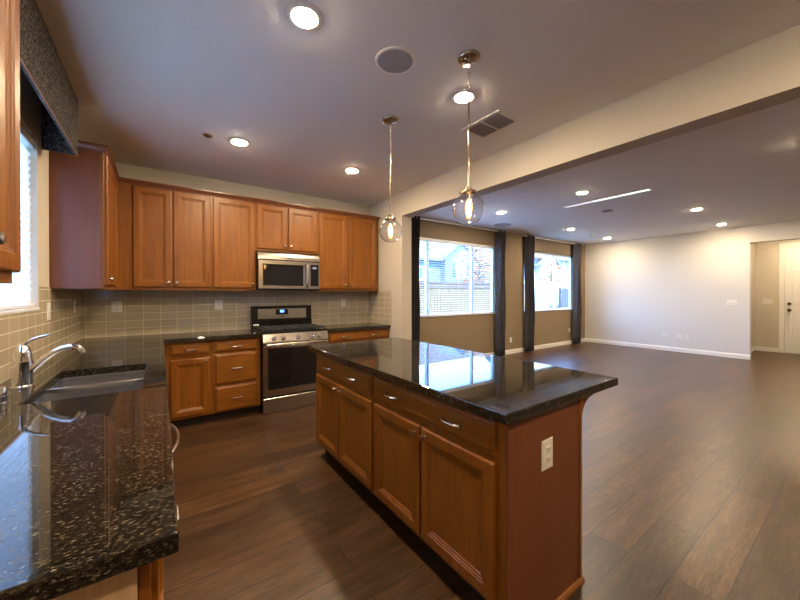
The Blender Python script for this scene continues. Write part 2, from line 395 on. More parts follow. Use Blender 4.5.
def cabinet(name, label, cat, loc, rz, wd, dp, h, doors=(), drawers=(), toe=0, group=None, side=None, btop=None):
    """local frame: x along the front, y into the cabinet, front frame at y=0, z up from loc"""
    t = thing(name, label, cat, loc, rz, group)
    z0 = toe
    # carcass with a thin cavity-free body behind the face frame
    MB().box(0, wd, .019, dp, z0, btop or h, .001).build('body', side or 'wood_p', t)
    fr = MB(); xs = sorted({0, wd}); 
    fr.box(0, wd, 0, .019, z0, h, .0015); fr.build('face_frame', 'wood', t)
    if toe:
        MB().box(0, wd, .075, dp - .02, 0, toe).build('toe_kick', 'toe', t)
    for d in doors:
        x0, x1, a, b = d[:4]
        o = MB().panel(x0, x1, a, b, DOOR).build('door', 'wood', t)
        if len(d) > 4 and d[4]: knob(d[4][0], d[4][1], o)
    for d in drawers:
        x0, x1, a, b, pl = d
        o = MB().panel(x0, x1, a, b, DRAW).build('drawer_front', 'wood_h', t)
        for px in pl: pull(px, (a + b) / 2, o)
    return t
UZ = 1.395; UH = 2.45 - UZ; UD = YB - 4.29
def U(x0, x1, label, doors, z0=UZ, group='oak brown upper cabinets on the range wall'):
    dd = [(a - x0, b - x0, d0 - z0, d1 - z0, (kx - x0, kz - z0)) for a, b, d0, d1, kx, kz in doors]
    return cabinet('upper_cabinet', label, 'cabinet', (x0, 4.29, z0), 0, x1 - x0, UD - .009 if 0 else UD - .001, 2.45 - z0, dd, group=group)
D0, D1 = 1.428, 2.437
U(-.355, .463, 'tall two-door honey brown upper cabinet in the corner, its hardware low in the middle', [(-.223, .098, D0, D1, .068, 1.475), (.112, .453, D0, D1, .142, 1.475)])
U(.463, .931, 'tall single-door honey brown upper cabinet just left of the microwave', [(.481, .918, D0, D1, .886, 1.475)])
U(.931, 1.708, 'short two-door honey brown cabinet directly above the microwave', [(.945, 1.296, 1.905, D1, 1.266, 1.950), (1.316, 1.694, 1.905, D1, 1.346, 1.950)], 1.875)
U(1.708, 2.64, 'tall two-door honey brown upper cabinet right of the microwave', [(1.724, 2.140, D0, D1, 2.110, 1.475), (2.160, 2.622, D0, D1, 2.190, 1.475)])
cabinet('upper_cabinet', 'upper cabinet on the window wall in the far corner, wide plain side panel facing out', 'cabinet', (-.357, 3.45, UZ), R(90), YB - 3.45 - .001, .299, UH,
        [(.03, .80, .033, 1.042, (.06, .08))])
cabinet('upper_cabinet', 'upper cabinet at left edge of the picture in front of the kitchen window', 'cabinet', (-.357, 1.165, 1.385), R(90), .295, .299, 2.45 - 1.385,
        [(.02, .292, .033, 1.052, (.052, .105))])
CP = [(0, 2.4503), (.010, 2.4503), (.013, 2.460), (.026, 2.478), (.036, 2.484), (.036, 2.497), (0, 2.497)]
tag(MB().sweep([(XL + .001, 3.45), (-.357, 3.45), (-.357, 4.29), (2.64, 4.29), (2.64, YB - .001)], CP).build('crown_molding', 'wood_p'), 'brown crown moulding running along the top of the upper cabinets in the corner', 'moulding')

def B(x0, x1, label, doors, drawers, name='base_cabinet'):
    dd = [(a - x0, b - x0, c, d, (kx - x0, kz)) for a, b, c, d, kx, kz in doors]
    rr = [(a - x0, b - x0, c, d, [p - x0 for p in ps]) for a, b, c, d, ps in drawers]
    return cabinet(name, label, 'cabinet', (x0, 4.022, 0), 0, x1 - x0, YB - 4.022 - .001, .873, dd, rr, .095, 'brown base cabinets along the range wall')
B(.03, .432, 'brown base cabinet with one drawer over one door, in the inside corner', [(.075, .410, .122, .695, .385, .665)], [(.075, .410, .740, .845, [.245])])
B(.432, .918, 'brown base cabinet with a stack of three drawers left of the range', [], [(.459, .884, .740, .845, [.672]), (.459, .884, .395, .718, [.672]), (.459, .884, .105, .372, [.672])])
B(1.712, 2.668, 'brown base cabinet with one wide drawer right of the range', [(1.745, 2.19, .122, .695, 2.16, .665), (2.21, 2.641, .122, .695, 2.24, .665)], [(1.745, 2.641, .740, .845, [1.97, 2.42])])
def Lc(y0, y1, label, doors, drawers, btop=None):
    dd = [(a - y0, b - y0, c, d, (k - y0, kz)) for a, b, c, d, k, kz in doors]
    rr = [(a - y0, b - y0, c, d, [p - y0 for p in ps]) for a, b, c, d, ps in drawers]
    return cabinet('base_cabinet', label, 'cabinet', (-.020, y0, 0), R(90), y1 - y0, -.020 - XL - .001, .873, dd, rr, .095, 'brown base cabinets under the window', btop=btop)
c0 = Lc(.79, 1.27, 'base cabinet at the near end of the window counter with a pale end panel', [(.81, 1.25, .122, .695, .85, .665)], [(.81, 1.25, .740, .845, [1.03])])
MB().box(-.0165, -.0005, .020, .63, .0, .872).build('end_panel', 'raw', c0)
Lc(1.88, 2.78, 'sink base cabinet under the double sink with two doors', [(1.90, 2.32, .122, .695, 2.29, .665), (2.34, 2.76, .122, .695, 2.37, .665)], [], .62)
Lc(2.78, YB - .002, 'blind corner base cabinet between the sink and the range wall', [(2.81, 3.40, .122, .695, 3.36, .665)], [(2.81, 3.40, .740, .845, [3.1])])
# dishwasher
t = thing('dishwasher', 'steel dishwasher under the window counter with a bowed bar handle', 'dishwasher', (-.02, 1.273, 0), R(90))
MB().box(0, .604, .02, .60, .10, .87).build('body', 'blackm', t)
d = MB().box(.004, .600, -.02, .02, .11, .868, .004).build('door', 'steel', t)
MB().tube([(.10 + .40 * k / 12, -.02 - .052 * math.sin(math.pi * k / 12) ** .6 if 0 < k < 12 else -.02, .80) for k in range(13)], .0065, 10).build('handle', 'nickel', d, True)
MB().box(.02, .584, .05, .4, 0, .10).build('toe_kick', 'toe', t)

# ------------------------------------------------------------------ countertops
CT, CB = .914, .874
SX0, SX1, SY0, SY1 = -.462, -.078, 1.965, 2.685
def slab(name, us, vs, inside):
    return MB().grid(us, vs, inside, lambda u, v, t: (u, v, t), CB, CT).build(name, 'granite', bev=.004)
tag(slab('countertop', [XL + .001, SX0, SX1, .023, .918], [.742, SY0, SY1, 3.982, YB - .009],
    lambda u, v: (u < .023 or v > 3.982) and not (SX0 < u < SX1 and SY0 < v < SY1)), 'black speckled granite counter around the sink and corner', 'countertop')
tag(slab('countertop', [1.706, XR - .009], [3.982, YB - .009], lambda u, v: True), 'short black granite counter right of the range', 'countertop')
tag(slab('countertop', [1.02, 1.952], [.772, 2.80], lambda u, v: True), 'large black granite island top with overhang and window reflections', 'countertop')
# sink: two undermount bowls
t = thing('kitchen_sink', 'stainless double-bowl sink set into the black counter below the faucet', 'sink', ((SX0 + SX1) / 2, (SY0 + SY1) / 2, .70))
def bowl(y0, y1, dep):
    q = MB(); x0, x1 = SX0 - .006, SX1 + .006; r = []
    for i, z in ((-.012, CB - .0005), (0, CB - .0005), (.002, CB - .02), (.010, CB - dep + .03), (.035, CB - dep), (.10, CB - dep - .004)):
        cr = .03; ring = []
        for cx, cy_, a0 in ((x1 - cr, y1 - cr, 0), (x0 + cr, y1 - cr, 90), (x0 + cr, y0 + cr, 180), (x1 - cr, y0 + cr, 270)):
            for k in range(5):
                a = R(a0 + 22.5 * k); ring.append((cx + (cr - i) * math.cos(a) if i < cr else cx + (cr - i) * (1 if math.cos(R(a0 + 45)) > 0 else -1), cy_ + (cr - i) * math.sin(a) if i < cr else cy_ + (cr - i) * (1 if math.sin(R(a0 + 45)) > 0 else -1), z))
        r.append(ring)
    q.loops(r, False, True); bmesh.ops.translate(q.bm, verts=q.bm.verts[:], vec=-Vector(t.location)); return q.build('bowl', 'sinksteel', t, True)
ym = 2.33
for y0, y1, dep in ((SY0 - .006, ym - .012, .20), (ym + .012, SY1 + .006, .19)):
    b_ = bowl(y0, y1, dep)
    MB().lathe([(.045, 0), (.045, .003), (.03, .003), (.028, -.001)], (((SX0 + SX1) / 2) - t.location.x, (y0 + y1) / 2 - t.location.y, CB - dep - .0035 - t.location.z), 20).build('drain', 'chrome', b_, True)
MB().box(SX0 - t.location.x, SX1 - t.location.x, ym - .0125 - t.location.y, ym + .0125 - t.location.y, CB - .10 - t.location.z, .892 - t.location.z, .004, 2).build('divider', 'sinksteel', t, True)
# faucet
t = thing('faucet', 'tall chrome single-lever kitchen faucet standing behind the sink', 'faucet', (-.537, 2.33, CT), R(-8))
MB().lathe([(.041, 0), (.041, .006), (.037, .010), (.035, .014)], n=28).build('base', 'chrome', t, True)
MB().lathe([(.035, .012), (.035, .115), (.036, .12), (.036, .126), (.034, .13), (.032, .160), (.026, .185), (.014, .200)], n=28).build('body', 'chrome', t, True)
sp = [(.0, 0, .055), (.035, 0, .085), (.07, 0, .122), (.105, 0, .154), (.14, 0, .174), (.172, 0, .182), (.196, 0, .176), (.210, 0, .162), (.214, 0, .146)]
MB().tube(sp, [.018, .0175, .016, .0145, .0135, .0135, .0155, .0165, .015], 16).build('spout', 'chrome', t, True)
MB().tube([(0, 0, .185), (.012, .0, .210), (.038, 0, .226), (.066, 0, .236), (.092, 0, .243)], [.012, .009, .0065, .006, .0045], 12).build('handle', 'chrome', t, True)
t = thing('air_gap_cap', 'short chrome air gap cylinder at the left picture edge beside the faucet', 'air gap', (-.533, 2.032, CT))
MB().lathe([(.026, 0), (.026, .004), (.022, .006), (.022, .026)], n=24).build('base', 'chrome', t, True)
MB().lathe([(.0215, .026), (.0235, .027), (.0235, .031), (.0215, .032), (.0215, .062), (.0195, .066), (.004, .067)], n=24).build('cap', 'chrome', t, True)

# ------------------------------------------------------------------ gas range
RX0, RX1 = .925, 1.700; RW = RX1 - RX0; RF = 3.935
t = thing('gas_range', 'stainless and black freestanding gas range between the base cabinets', 'range', (RX0, RF, 0))
MB().box(.002, RW - .002, .03, .660, .03, .905, .003).build('body', 'blackgl', t)
for x in (.04, RW - .04):
    for y in (.09, .58): MB().cyl((x, y, 0), (x, y, .035), .016).build('foot', 'blackm', t)
d = MB().box(.006, RW - .006, .0, .03, .195, .765, .004).build('oven_door', 'steel', t)
MB().panel(.055, RW - .055, .270, .735, [(0, 0), (0, .004), (.006, .006), (.014, .0045)], .0015).build('door_window', 'glassdark', d)
q = MB(); q.tube([(.03, -.048, .783), (RW - .03, -.048, .783)], .0135, 14)
for x in (.05, RW - .05): q.tube([(x, 0, .775), (x, -.048, .783)], .010, 10)
q.build('handle', 'steel', d, True)
MB().box(.006, RW - .006, 0, .03, .008, .175, .004).build('drawer', 'steel', t)
MB().loops([[(.004, y, z), (RW - .004, y, z)][0:2] + [(RW - .004, .05, z), (.004, .05, z)] for y, z in ((-.005, .80), (-.005, .812), (.02, .898), (.03, .905))]).build('control_panel', 'steel', t)
for k, x in enumerate((.125, .225, .40, .56, .655)):
    kb = MB().tube([(x, .008, .852), (x, -.006, .848), (x, -.010, .848), (x, -.030, .842), (x, -.033, .841)], [.026, .025, .0195, .0175, .014], 20).build('knob', 'chrome', t, True)
MB().box(.0, RW, .02, .56, .905, .922, .004).build('cooktop', 'blackgl', t)
for x in (.135, RW / 2, RW - .135):
    q = MB(); a, b = x - .115, x + .115
    for y in (.06, .53): q.box(a, b, y, y + .012, .934, .950, .002)
    for xx in (a, x - .006, b - .012): q.box(xx, xx + .012, .06, .542, .938, .952, .002)
    for y in (.18, .30, .42): q.box(a, b, y - .005, y + .005, .938, .951, .002)
    for xx in (a, b - .014):
        for y in (.06, .528): q.box(xx, xx + .014, y, y + .014, .9225, .94)
    q.build('grate', 'blackm', t)
for x, y in ((.135, .17), (.135, .43), (RW / 2, .30), (RW - .135, .17), (RW - .135, .43)):
    MB().lathe([(.045, .9225), (.045, .929), (.034, .931), (.034, .936), (.02, .937)], (x, y, 0), 20).build('burner', 'blackm', t, True)
bgd = MB().loops([[(0, .56 + o, z), (RW, .56 + o, z), (RW, .648, z), (0, .648, z)] for o, z in ((0, .905), (0, .99), (.015, 1.02), (.018, 1.19), (.03, 1.20))]).build('backguard', 'blackgl', t)
pl = MB().box(.075, RW - .075, .571, .579, 1.035, 1.165, .002).build('control_plate', 'steel', bgd)
MB().box(.295, .455, .567, .572, 1.085, 1.155, .002).build('display', 'blackgl', bgd)
MB().box(.350, .400, .5655, .5672, 1.115, 1.145).build('clock_readout', 'display', bgd)
MB().box(.345, .405, .5695, .5712, 1.055, 1.064).build('badge', 'dark', bgd)
MB().box(.02, .085, .558, .5602, .955, .975).build('sticker', 'white', bgd)

# ------------------------------------------------------------------ microwave
t = thing('microwave', 'stainless over-the-range microwave hung under the short cabinet', 'microwave', (.936, 4.205, 1.405))
MW, MH = .765, .443
MB().box(0, MW, .03, .405, 0, .468, .003).build('body', 'blackgl', t)
MB().loops([[(0, y, z), (MW, y, z), (MW, .04, z), (0, .04, z)] for y, z in ((.006, .362), (.004, .37), (.006, .41), (.018, .44), (.03, .455))]).build('vent_grille', 'steel', t)
d = MB().box(.004, .600, 0, .03, .012, .356, .004).build('door', 'steel', t)
MB().panel(.055, .545, .052, .312, [(0, 0), (0, .002), (.006, .004), (.012, .0025)], .001).build('door_window', 'glassdark', d)
q = MB(); q.tube([(.585, -.005, .04), (.585, -.036, .055), (.585, -.042, .10), (.585, -.042, .27), (.585, -.036, .315), (.585, -.005, .33)], .0115, 12); q.build('handle', 'steel', d, True)
cp = MB().box(.606, MW - .002, 0, .03, .012, .356, .003).build('control_panel', 'steel', t)
MB().box(.640, MW - .020, -.002, .002, .05, .325, .001).build('keypad', 'blackgl', cp)
MB().box(.665, MW - .045, -.0035, -.0015, .270, .298).build('display', 'displayw', cp)
MB().box(.345, .415, .0022, .0062, .385, .393).build('badge', 'dark', t)

# ------------------------------------------------------------------ island
IX = 1.070; IY0, IY1, IYM = .812, 2.718, 1.770; ID = 1.600 - IX
def I(y1, y0, label, doors, drawers):
    dd = [(y1 - b, y1 - a, c, d, (y1 - k, kz)) for a, b, c, d, k, kz in doors]
    rr = [(y1 - b, y1 - a, c, d, [y1 - p for p in ps]) for a, b, c, d, ps in drawers]
    return cabinet('island_cabinet', label, 'cabinet', (IX, y1, 0), R(-90), y1 - y0, ID, .873, dd, rr, .11, 'island cabinets')
cf = I(IY1, IYM, 'far island cabinet nearest the range, one wide drawer over two doors', [(2.268, 2.690, .135, .690, 2.300, .655), (1.795, 2.252, .135, .690, 2.220, .655)], [(1.795, 2.690, .722, .850, [2.42, 2.03])])
ci = I(IYM, IY0, 'near island cabinet with an outlet on its dark red-brown end panel', [(1.318, 1.750, .135, .690, 1.350, .655), (.852, 1.302, .135, .690, 1.270, .655)], [(.852, 1.750, .722, .850, [1.55, 1.08])])
# local x = 1.770 - Y ; end face at x = .958
ep = MB().box(.9585, .9735, -.004, ID + .012, .0, .873, .001).build('end_panel', 'wood_p', ci)
MB().box(.9735, .9785, ID - .006, ID + .0125, .0, .873, .001).build('corner_strip', 'wood', ci)
MB().loops([[(.9735, y, 0), (.9735 + .016, y, 0), (.9735 + .015, y, .010), (.9735 + .008, y, .018), (.9735, y, .020)] for y in (.072, ID + .02)]).build('shoe_molding', 'wood_h', ci)
MB().box(0, .9735, ID + .001, ID + .024, 0, .873, .001).build('back_panel', 'wood_p', ci)
MB().box(0, IY1 - IYM, ID + .001, ID + .024, 0, .873, .001).build('back_panel', 'wood_p', cf)
for xx, cc in ((.955, ci), (.03, cf)):
    prof = [(0, 0), (.03, .0)] 
    q = MB(); pts = [(ID + .024, .873), (ID + .13, .873), (ID + .13, .855)] + [(ID + .024 + .10 * (1 - math.sin(R(a))) , .855 - .10 * (1 - math.cos(R(a)))) for a in range(10, 91, 16)] + [(ID + .024, .745)]
    q.prism(pts, lambda a, b: (xx - .022, a, b), lambda a, b: (xx + .018, a, b)); q.build('corbel', 'wood_h', cc, bev=.002)

# ------------------------------------------------------------------ outlets and switches
def plate(name, label, cat, loc, rz, kind='outlet', wd=.072, ht=.116, group=None, gangs=1):
    t = thing(name, label, cat, loc, rz, group)
    MB().panel(-wd / 2, wd / 2, -ht / 2, ht / 2, [(0, 0), (0, .003), (.004, .0055), (.006, .006)]).build('cover_plate', 'plastic', t)
    for g in range(gangs):
        cx = (g - (gangs - 1) / 2) * .046
        if kind == 'outlet':
            for z in (-.021, .021):
                r = MB().box(cx - .016, cx + .016, -.0085, -.0045, z - .015, z + .015, .003).build('receptacle', 'plastic', t)
                q = MB()
                for dx in (-.007, .006): q.box(cx + dx - .0012, cx + dx + .0012, -.0092, -.0084, z - .003, z + .007)
                q.box(cx - .003, cx + .003, -.0092, -.0084, z - .011, z - .006); q.build('slot', 'dark', r)
        else:
            MB().loops([[(cx - .016, y, z), (cx + .016, y, z), (cx + .016, -.003, z), (cx - .016, -.003, z)] for y, z in ((-.0055, -.033), (-.0095, 0), (-.0065, .033))]).build('rocker', 'plastic', t)
    return t
GO = None
plate('outlet', 'white outlet on the dark red-brown end of the island', 'outlet', (1.327, .7965, .677), 0, wd=.080, ht=.125)
plate('outlet', 'white outlet on the tiles behind the sink counter near the corner', 'outlet', (-.376, YB - .0085, 1.222), 0, wd=.09)
plate('outlet', 'white outlet on the tiles left of the range backguard', 'outlet', (.573, YB - .0085, 1.224), 0, wd=.085)
plate('outlet', 'white outlet on the tiles right of the range', 'outlet', (2.231, YB - .0085, 1.225), 0)
plate('light_switch', 'narrow white switch on the tiles beside the kitchen window', 'switch', (XL + .0085, 3.375, 1.232), R(90), 'switch', ht=.125)
plate('outlet', 'narrow white outlet on the window wall tiles near the corner', 'outlet', (XL + .0085, 4.26, 1.238), R(90))
plate('outlet', 'white outlet low on the tan wall between the two curtained windows', 'outlet', (6.45, YW - .0005, .31), 0)
plate('outlet', 'white outlet low on the tan wall under the far living room window', 'outlet', (8.98, YW - .0005, .38), 0)
plate('outlet', 'leftmost small plate low on the white living room wall', 'outlet', (XF - .0005, 2.89, .35), R(-90))
plate('outlet', 'middle wide plate low on the white living room wall', 'outlet', (XF - .0005, 2.61, .36), R(-90), wd=.118, gangs=2)
plate('outlet', 'rightmost of the three low plates on the white living room wall', 'outlet', (XF - .0005, 2.475, .35), R(-90))
plate('light_switch', 'two-gang white switch on the white wall beside the hall opening', 'switch', (XF - .0005, 1.735, 1.16), R(-90), 'switch', wd=.16, gangs=2)
plate('light_switch', 'wide white switch plate on the hallway wall beside the front door', 'switch', (XH - .0005, 1.44, 1.17), R(-90), 'switch', wd=.16, gangs=3)

# ------------------------------------------------------------------ ceiling fixtures
def downlight():
    t = thing('recessed_light', '', 'ceiling light', (0, 0, ZC))
    MB().lathe([(.098, 0), (.098, -.002), (.092, -.0040), (.066, -.0062), (.063, -.0062), (.0625, -.002)], n=40, caps=(False, False)).build('trim_ring', 'white', t, True)
    MB().lathe([(.062, -.002), (.062, -.0052), (.050, -.0092), (.034, -.0118), (.016, -.0130), (.003, -.0132)], n=40).build('diffuser', 'lamp', t)
    return t
LG = [(.589, 1.651, 'large near downlight on the kitchen ceiling closest to the camera'), (.589, 3.354, 'lit downlight on the kitchen ceiling over the drawer base left of the range'),
      (1.755, 3.395, 'lit downlight on the kitchen ceiling in front of the cabinet right of the microwave'), (1.742, 1.675, 'lit kitchen downlight behind the near pendant chain, beside the air vent'),
      (4.71, 2.316, 'living room downlight nearest the camera, beside the pale strip'), (4.725, 3.68, 'living room downlight nearest the left window, right of the near globe'),
      (7.17, 3.77, 'living room downlight above the gap before the far window'), (9.07, 3.85, 'farthest living room downlight, near the corner of the white wall'),
      (7.184, 1.69, 'living room downlight in the middle of the right-hand pair, farther from the wall'), (9.134, 1.762, 'living room downlight close to the white wall near the hall opening')]
d0 = downlight()
for k, (x, y, lb) in enumerate(LG):
    o = d0 if k == 0 else dup(d0, (x, y, ZC)); o.location = (x, y, ZC); o['label'] = lb; o['group'] = 'kitchen downlights' if k < 4 else 'living room downlights'
for x, y in ((.589, -.4), (1.742, -.4), (4.71, .3), (7.18, -.2), (9.1, -.2)):  # unseen lamps added behind the camera to brighten the rooms
    dup(d0, (x, y, ZC), label='added unseen downlight behind the camera to brighten the rooms', group='added downlights behind the camera')
dup(d0, (10.8, .9, ZC), label='downlight in the hallway in front of the door', group='hall downlight')
t = thing('ceiling_speaker', 'flat round grey speaker cover flush with the kitchen ceiling', 'speaker', (1.139, 1.650, ZC))
MB().lathe([(.118, 0), (.118, -.005), (.112, -.008), (.104, -.008), (.104, -.005)], n=48, caps=(False, False)).build('rim', 'white', t, True)
MB().lathe([(.104, -.002), (.104, -.0065), (.05, -.0075), (.005, -.0077)], n=48).build('grille', mat('speaker_mesh', (.42, .42, .41), .7), t, True)
t = thing('ceiling_vent', 'white louvred air register on the kitchen ceiling beside the beam', 'vent', (2.207, 1.83, ZC))
a, b = .135, .195
MB().grid([-a, -a + .03, a - .03, a], [-b, -b + .03, -.008, .008, b - .03, b], lambda u, v: not (abs(u) < a - .03 and .008 < abs(v) < b - .03), lambda u, v, t_: (u, v, t_), -.008, 0).build('frame', 'white', t, bev=.002)
MB().box(-a + .02, a - .02, -b + .02, b - .02, -.002, -.0005).build('duct_opening', 'dark', t)
for s_ in (-1, 1):
    q = MB()
    for k in range(9):
        x = -a + .04 + k * (2 * a - .08) / 8
        q.loops([[(x, y, -.0022), (x + .004, y, -.0022), (x + .011, y, -.009), (x + .008, y, -.009)] for y in (s_ * .009, s_ * (b - .031))])
    q.build('louvre', 'ventbr', t)
t = thing('ceiling_vent', 'round grey ceiling vent in front of the first curtained window', 'vent', (5.60, 4.33, ZC))
MB().lathe([(.17, 0), (.17, -.006), (.15, -.012), (.13, -.008), (.11, -.014), (.09, -.009), (.07, -.016), (.04, -.012), (.01, -.018)], n=36).build('diffuser', mat('vent_grey', (.36, .35, .34), .6), t, True)
t = thing('ceiling_plate', 'small flat dark blank plate on the living room ceiling by the pale strip', 'ceiling plate', (6.084, 2.585, ZC))
MB().lathe([(.085, 0), (.085, -.006), (.075, -.012), (.01, -.014)], n=32).build('cover', mat('plate_grey', (.30, .29, .28), .6), t, True)
t = thing('smoke_detector', 'small round detector on the far living room ceiling', 'detector', (8.327, 3.849, ZC))
MB().lathe([(.06, 0), (.06, -.02), (.05, -.032), (.01, -.035)], n=28).build('housing', 'white', t, True)
MB().lathe([(.03, -.033), (.03, -.038), (.005, -.039)], n=20).build('sensor', 'dark', t, True)
t = thing('sprinkler_head', 'small grey sprinkler cover on the kitchen ceiling left of a downlight', 'sprinkler', (.338, 3.368, ZC))
MB().lathe([(.040, 0), (.040, -.005), (.034, -.008), (.024, -.0085)], n=28).build('escutcheon', 'nickel', t, True)
MB().lathe([(.022, -.008), (.022, -.014), (.004, -.015)], n=20).build('cap', 'dark', t, True)
t = thing('daylight_streak', 'long slim pale streak of reflected daylight on the living room ceiling, made of glowing panes', 'ceiling light', (5.29, 2.30, ZC))  # no lamp: glowing panes stand in for daylight reflected on the ceiling
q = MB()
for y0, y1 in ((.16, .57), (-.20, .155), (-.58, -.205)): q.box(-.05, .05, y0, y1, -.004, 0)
q.build('housing', 'white', t)  # thin backing for the painted streak, not a lamp housing
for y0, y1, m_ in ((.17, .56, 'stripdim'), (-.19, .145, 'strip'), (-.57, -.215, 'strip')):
    MB().box(-.042, .042, y0, y1, -.0065, -.0035, .001).build('diffuser', m_, t)  # panes glow as the streak of daylight, not as lamp diffusers

# pendants
def pendant():
    t = thing('pendant_light', '', 'pendant light', (0, 0, ZC)); zt = -.79
    MB().lathe([(.066, 0), (.066, -.006), (.060, -.016), (.048, -.024), (.020, -.028), (.008, -.034)], n=36).build('canopy', mat('dark_nickel', (.42, .37, .31), .14, 1), t, True)
    q = MB(); zz = -.030
    for k in range(7):
        q2 = []
        for i in range(17):
            a = 2 * math.pi * i / 16; u, v = .0075 * math.cos(a), .0175 * math.sin(a)
            q2.append((u, 0, zz - .0175 + v) if k % 2 else (0, u, zz - .0175 + v))
        q.tube(q2, .0019, 6); zz -= .0285
    q.build('chain', 'nickel', t, True)
    MB().tube([(0, 0, zz), (0, 0, zz - .01), (0, 0, (zz + zt) / 2)], [.004, .0055, .0052], 12).build('upper_rod', 'darkn', t, True)
    MB().tube([(0, 0, (zz + zt) / 2 + .004), (0, 0, (zz + zt) / 2 - .012), (0, 0, (zz + zt) / 2 - .013), (0, 0, zt + .03)], [.0075, .0075, .0052, .0052], 12).build('lower_rod', 'darkn', t, True)
    q = MB().lathe([(.008, zt + .034), (.018, zt + .03), (.018, zt + .012), (.042, zt + .010), (.045, zt + .004), (.045, zt - .008), (.036, zt - .010)], n=28)
    for k in range(3):
        a = R(120 * k + 20); q.tube([(.045 * math.cos(a), .045 * math.sin(a), zt - .001), (.056 * math.cos(a), .056 * math.sin(a), zt - .001), (.058 * math.cos(a), .058 * math.sin(a), zt - .001)], [.004, .0055, .003], 8)
    q.build('cap', mat('brass_nickel', (.50, .40, .28), .18, 1), t, True)
    zc = -.885; r = .092
    MB().lathe([(r * math.sin(R(a)), zc + r * math.cos(R(a))) for a in range(24, 180, 6)] + [(.004, zc - r)], n=48, caps=(False, True)).build('glass_globe', 'globe', t, True)
    MB().lathe([(.017, zt - .009), (.017, zt - .045), (.012, zt - .048)], n=18).build('socket', 'nickel', t, True)
    bl = MB().lathe([(.011, zt - .046), (.020, zt - .062), (.0235, zt - .085), (.021, zt - .108), (.0165, zt - .118), (.0165, zt - .142), (.010, zt - .153), (.003, zt - .156)], n=22).build('bulb', 'bulb', t, True)
    q = MB()
    for k in range(5):
        a = R(72 * k); q.tube([(.006 * math.cos(a), .006 * math.sin(a), zt - .055), (.013 * math.cos(a), .013 * math.sin(a), zt - .085), (.010 * math.cos(a), .010 * math.sin(a), zt - .125), (.004 * math.cos(a), .004 * math.sin(a), zt - .145)], .0022, 6)
    q.build('filament', 'fil', bl, True)
    return t
p0 = pendant(); p0.location = (1.475, 1.378, ZC)
p0['label'] = 'near clear globe pendant hanging over the middle of the island'; p0['group'] = 'island pendants'
dup(p0, (1.490, 2.226, ZC), R(15), 'far clear globe pendant hanging closer to the cabinets', 'island pendants')

# ------------------------------------------------------------------ kitchen window: blind and valance
def blind(name, label, u0, u1, z0, z1, f, tilt, pitch=.043, wd=.050):
    t = thing(name, label, 'window blind', f((u0 + u1) / 2, z0, 0)); o = Vector(t.location)
    g = lambda u, z, d: Vector(f(u, z, d)) - o
    def bx(nm, u0, u1, z0, z1, d0, d1, m):
        q = MB(); q.loops([[g(u, z, d) for u, d in ((u0, d0), (u1, d0), (u1, d1), (u0, d1))] for z in (z0, z1)]); return q.build(nm, m, t)
    bx('headrail', u0, u1, z1 - .055, z1, -.028, .030, 'vinyl'); bx('bottom_rail', u0, u1, z0, z0 + .018, -.022, .022, 'vinyl')
    q = MB(); z = z0 + .045; c, s_ = math.cos(tilt) * wd / 2, math.sin(tilt) * wd / 2
    while z < z1 - .07:
        q.loops([[g(u, z + s_, c), g(u, z + s_ + .0022, c), g(u, z + .004, 0), g(u, z - s_ + .0022, -c), g(u, z - s_, -c), g(u, z + .0018, 0)] for u in (u0 + .003, u1 - .003)]); z += pitch
    q.build('slats', 'slat', t)
    q = MB()
    for a in (u0 + .15, (u0 + u1) / 2, u1 - .15): q.tube([g(a, z0 + .01, -.024), g(a, z1 - .05, -.024)], .001, 5)
    q.build('ladder_cord', 'vinyl', t)
    return t
blind('window_blind', 'closed white slatted blind glowing blue in the kitchen window', KW[0] + .004, KW[1] - .003, KW[2] + .022, KW[3] - .01, lambda u, z, d: (XL - .035 - d, u, z), R(-74), .046)
blind('window_blind', 'open slatted blind in the living room window showing the fence outside', W2[0] + .01, W2[1] - .01, W2[2] + .022, W2[3] - .005, lambda u, z, d: (u, YW + .032 + d, z), R(0))
t = thing('window_valance', 'boxed black and tan tweed valance above the kitchen window', 'valance', (XL, 2.4, 2.32))
vy0, vy1, vz0, vz1, vx = -.93, .885, .02, .417, .18
MB().grid([vy0, vy1], [vz0, vz1], lambda u, v: True, lambda u, v, q_: (q_, u, v), vx - .02, vx).build('front_board', 'tweed', t, bev=.004)
for a, b in ((vy0, vy0 + .02), (vy1 - .02, vy1)): MB().box(.001, vx - .02, a, b, vz0, vz1).build('end_board', 'tweed', t)
MB().box(.001, vx - .02, vy0 + .02, vy1 - .02, vz1 - .02, vz1).build('top_board', 'tweed', t)
MB().tube([(vx - .002, vy0, vz0 + .001), (vx - .002, vy1, vz0 + .001)], .004, 8).build('piping', mat('rust_piping', (.30, .13, .07), .8), t, True)

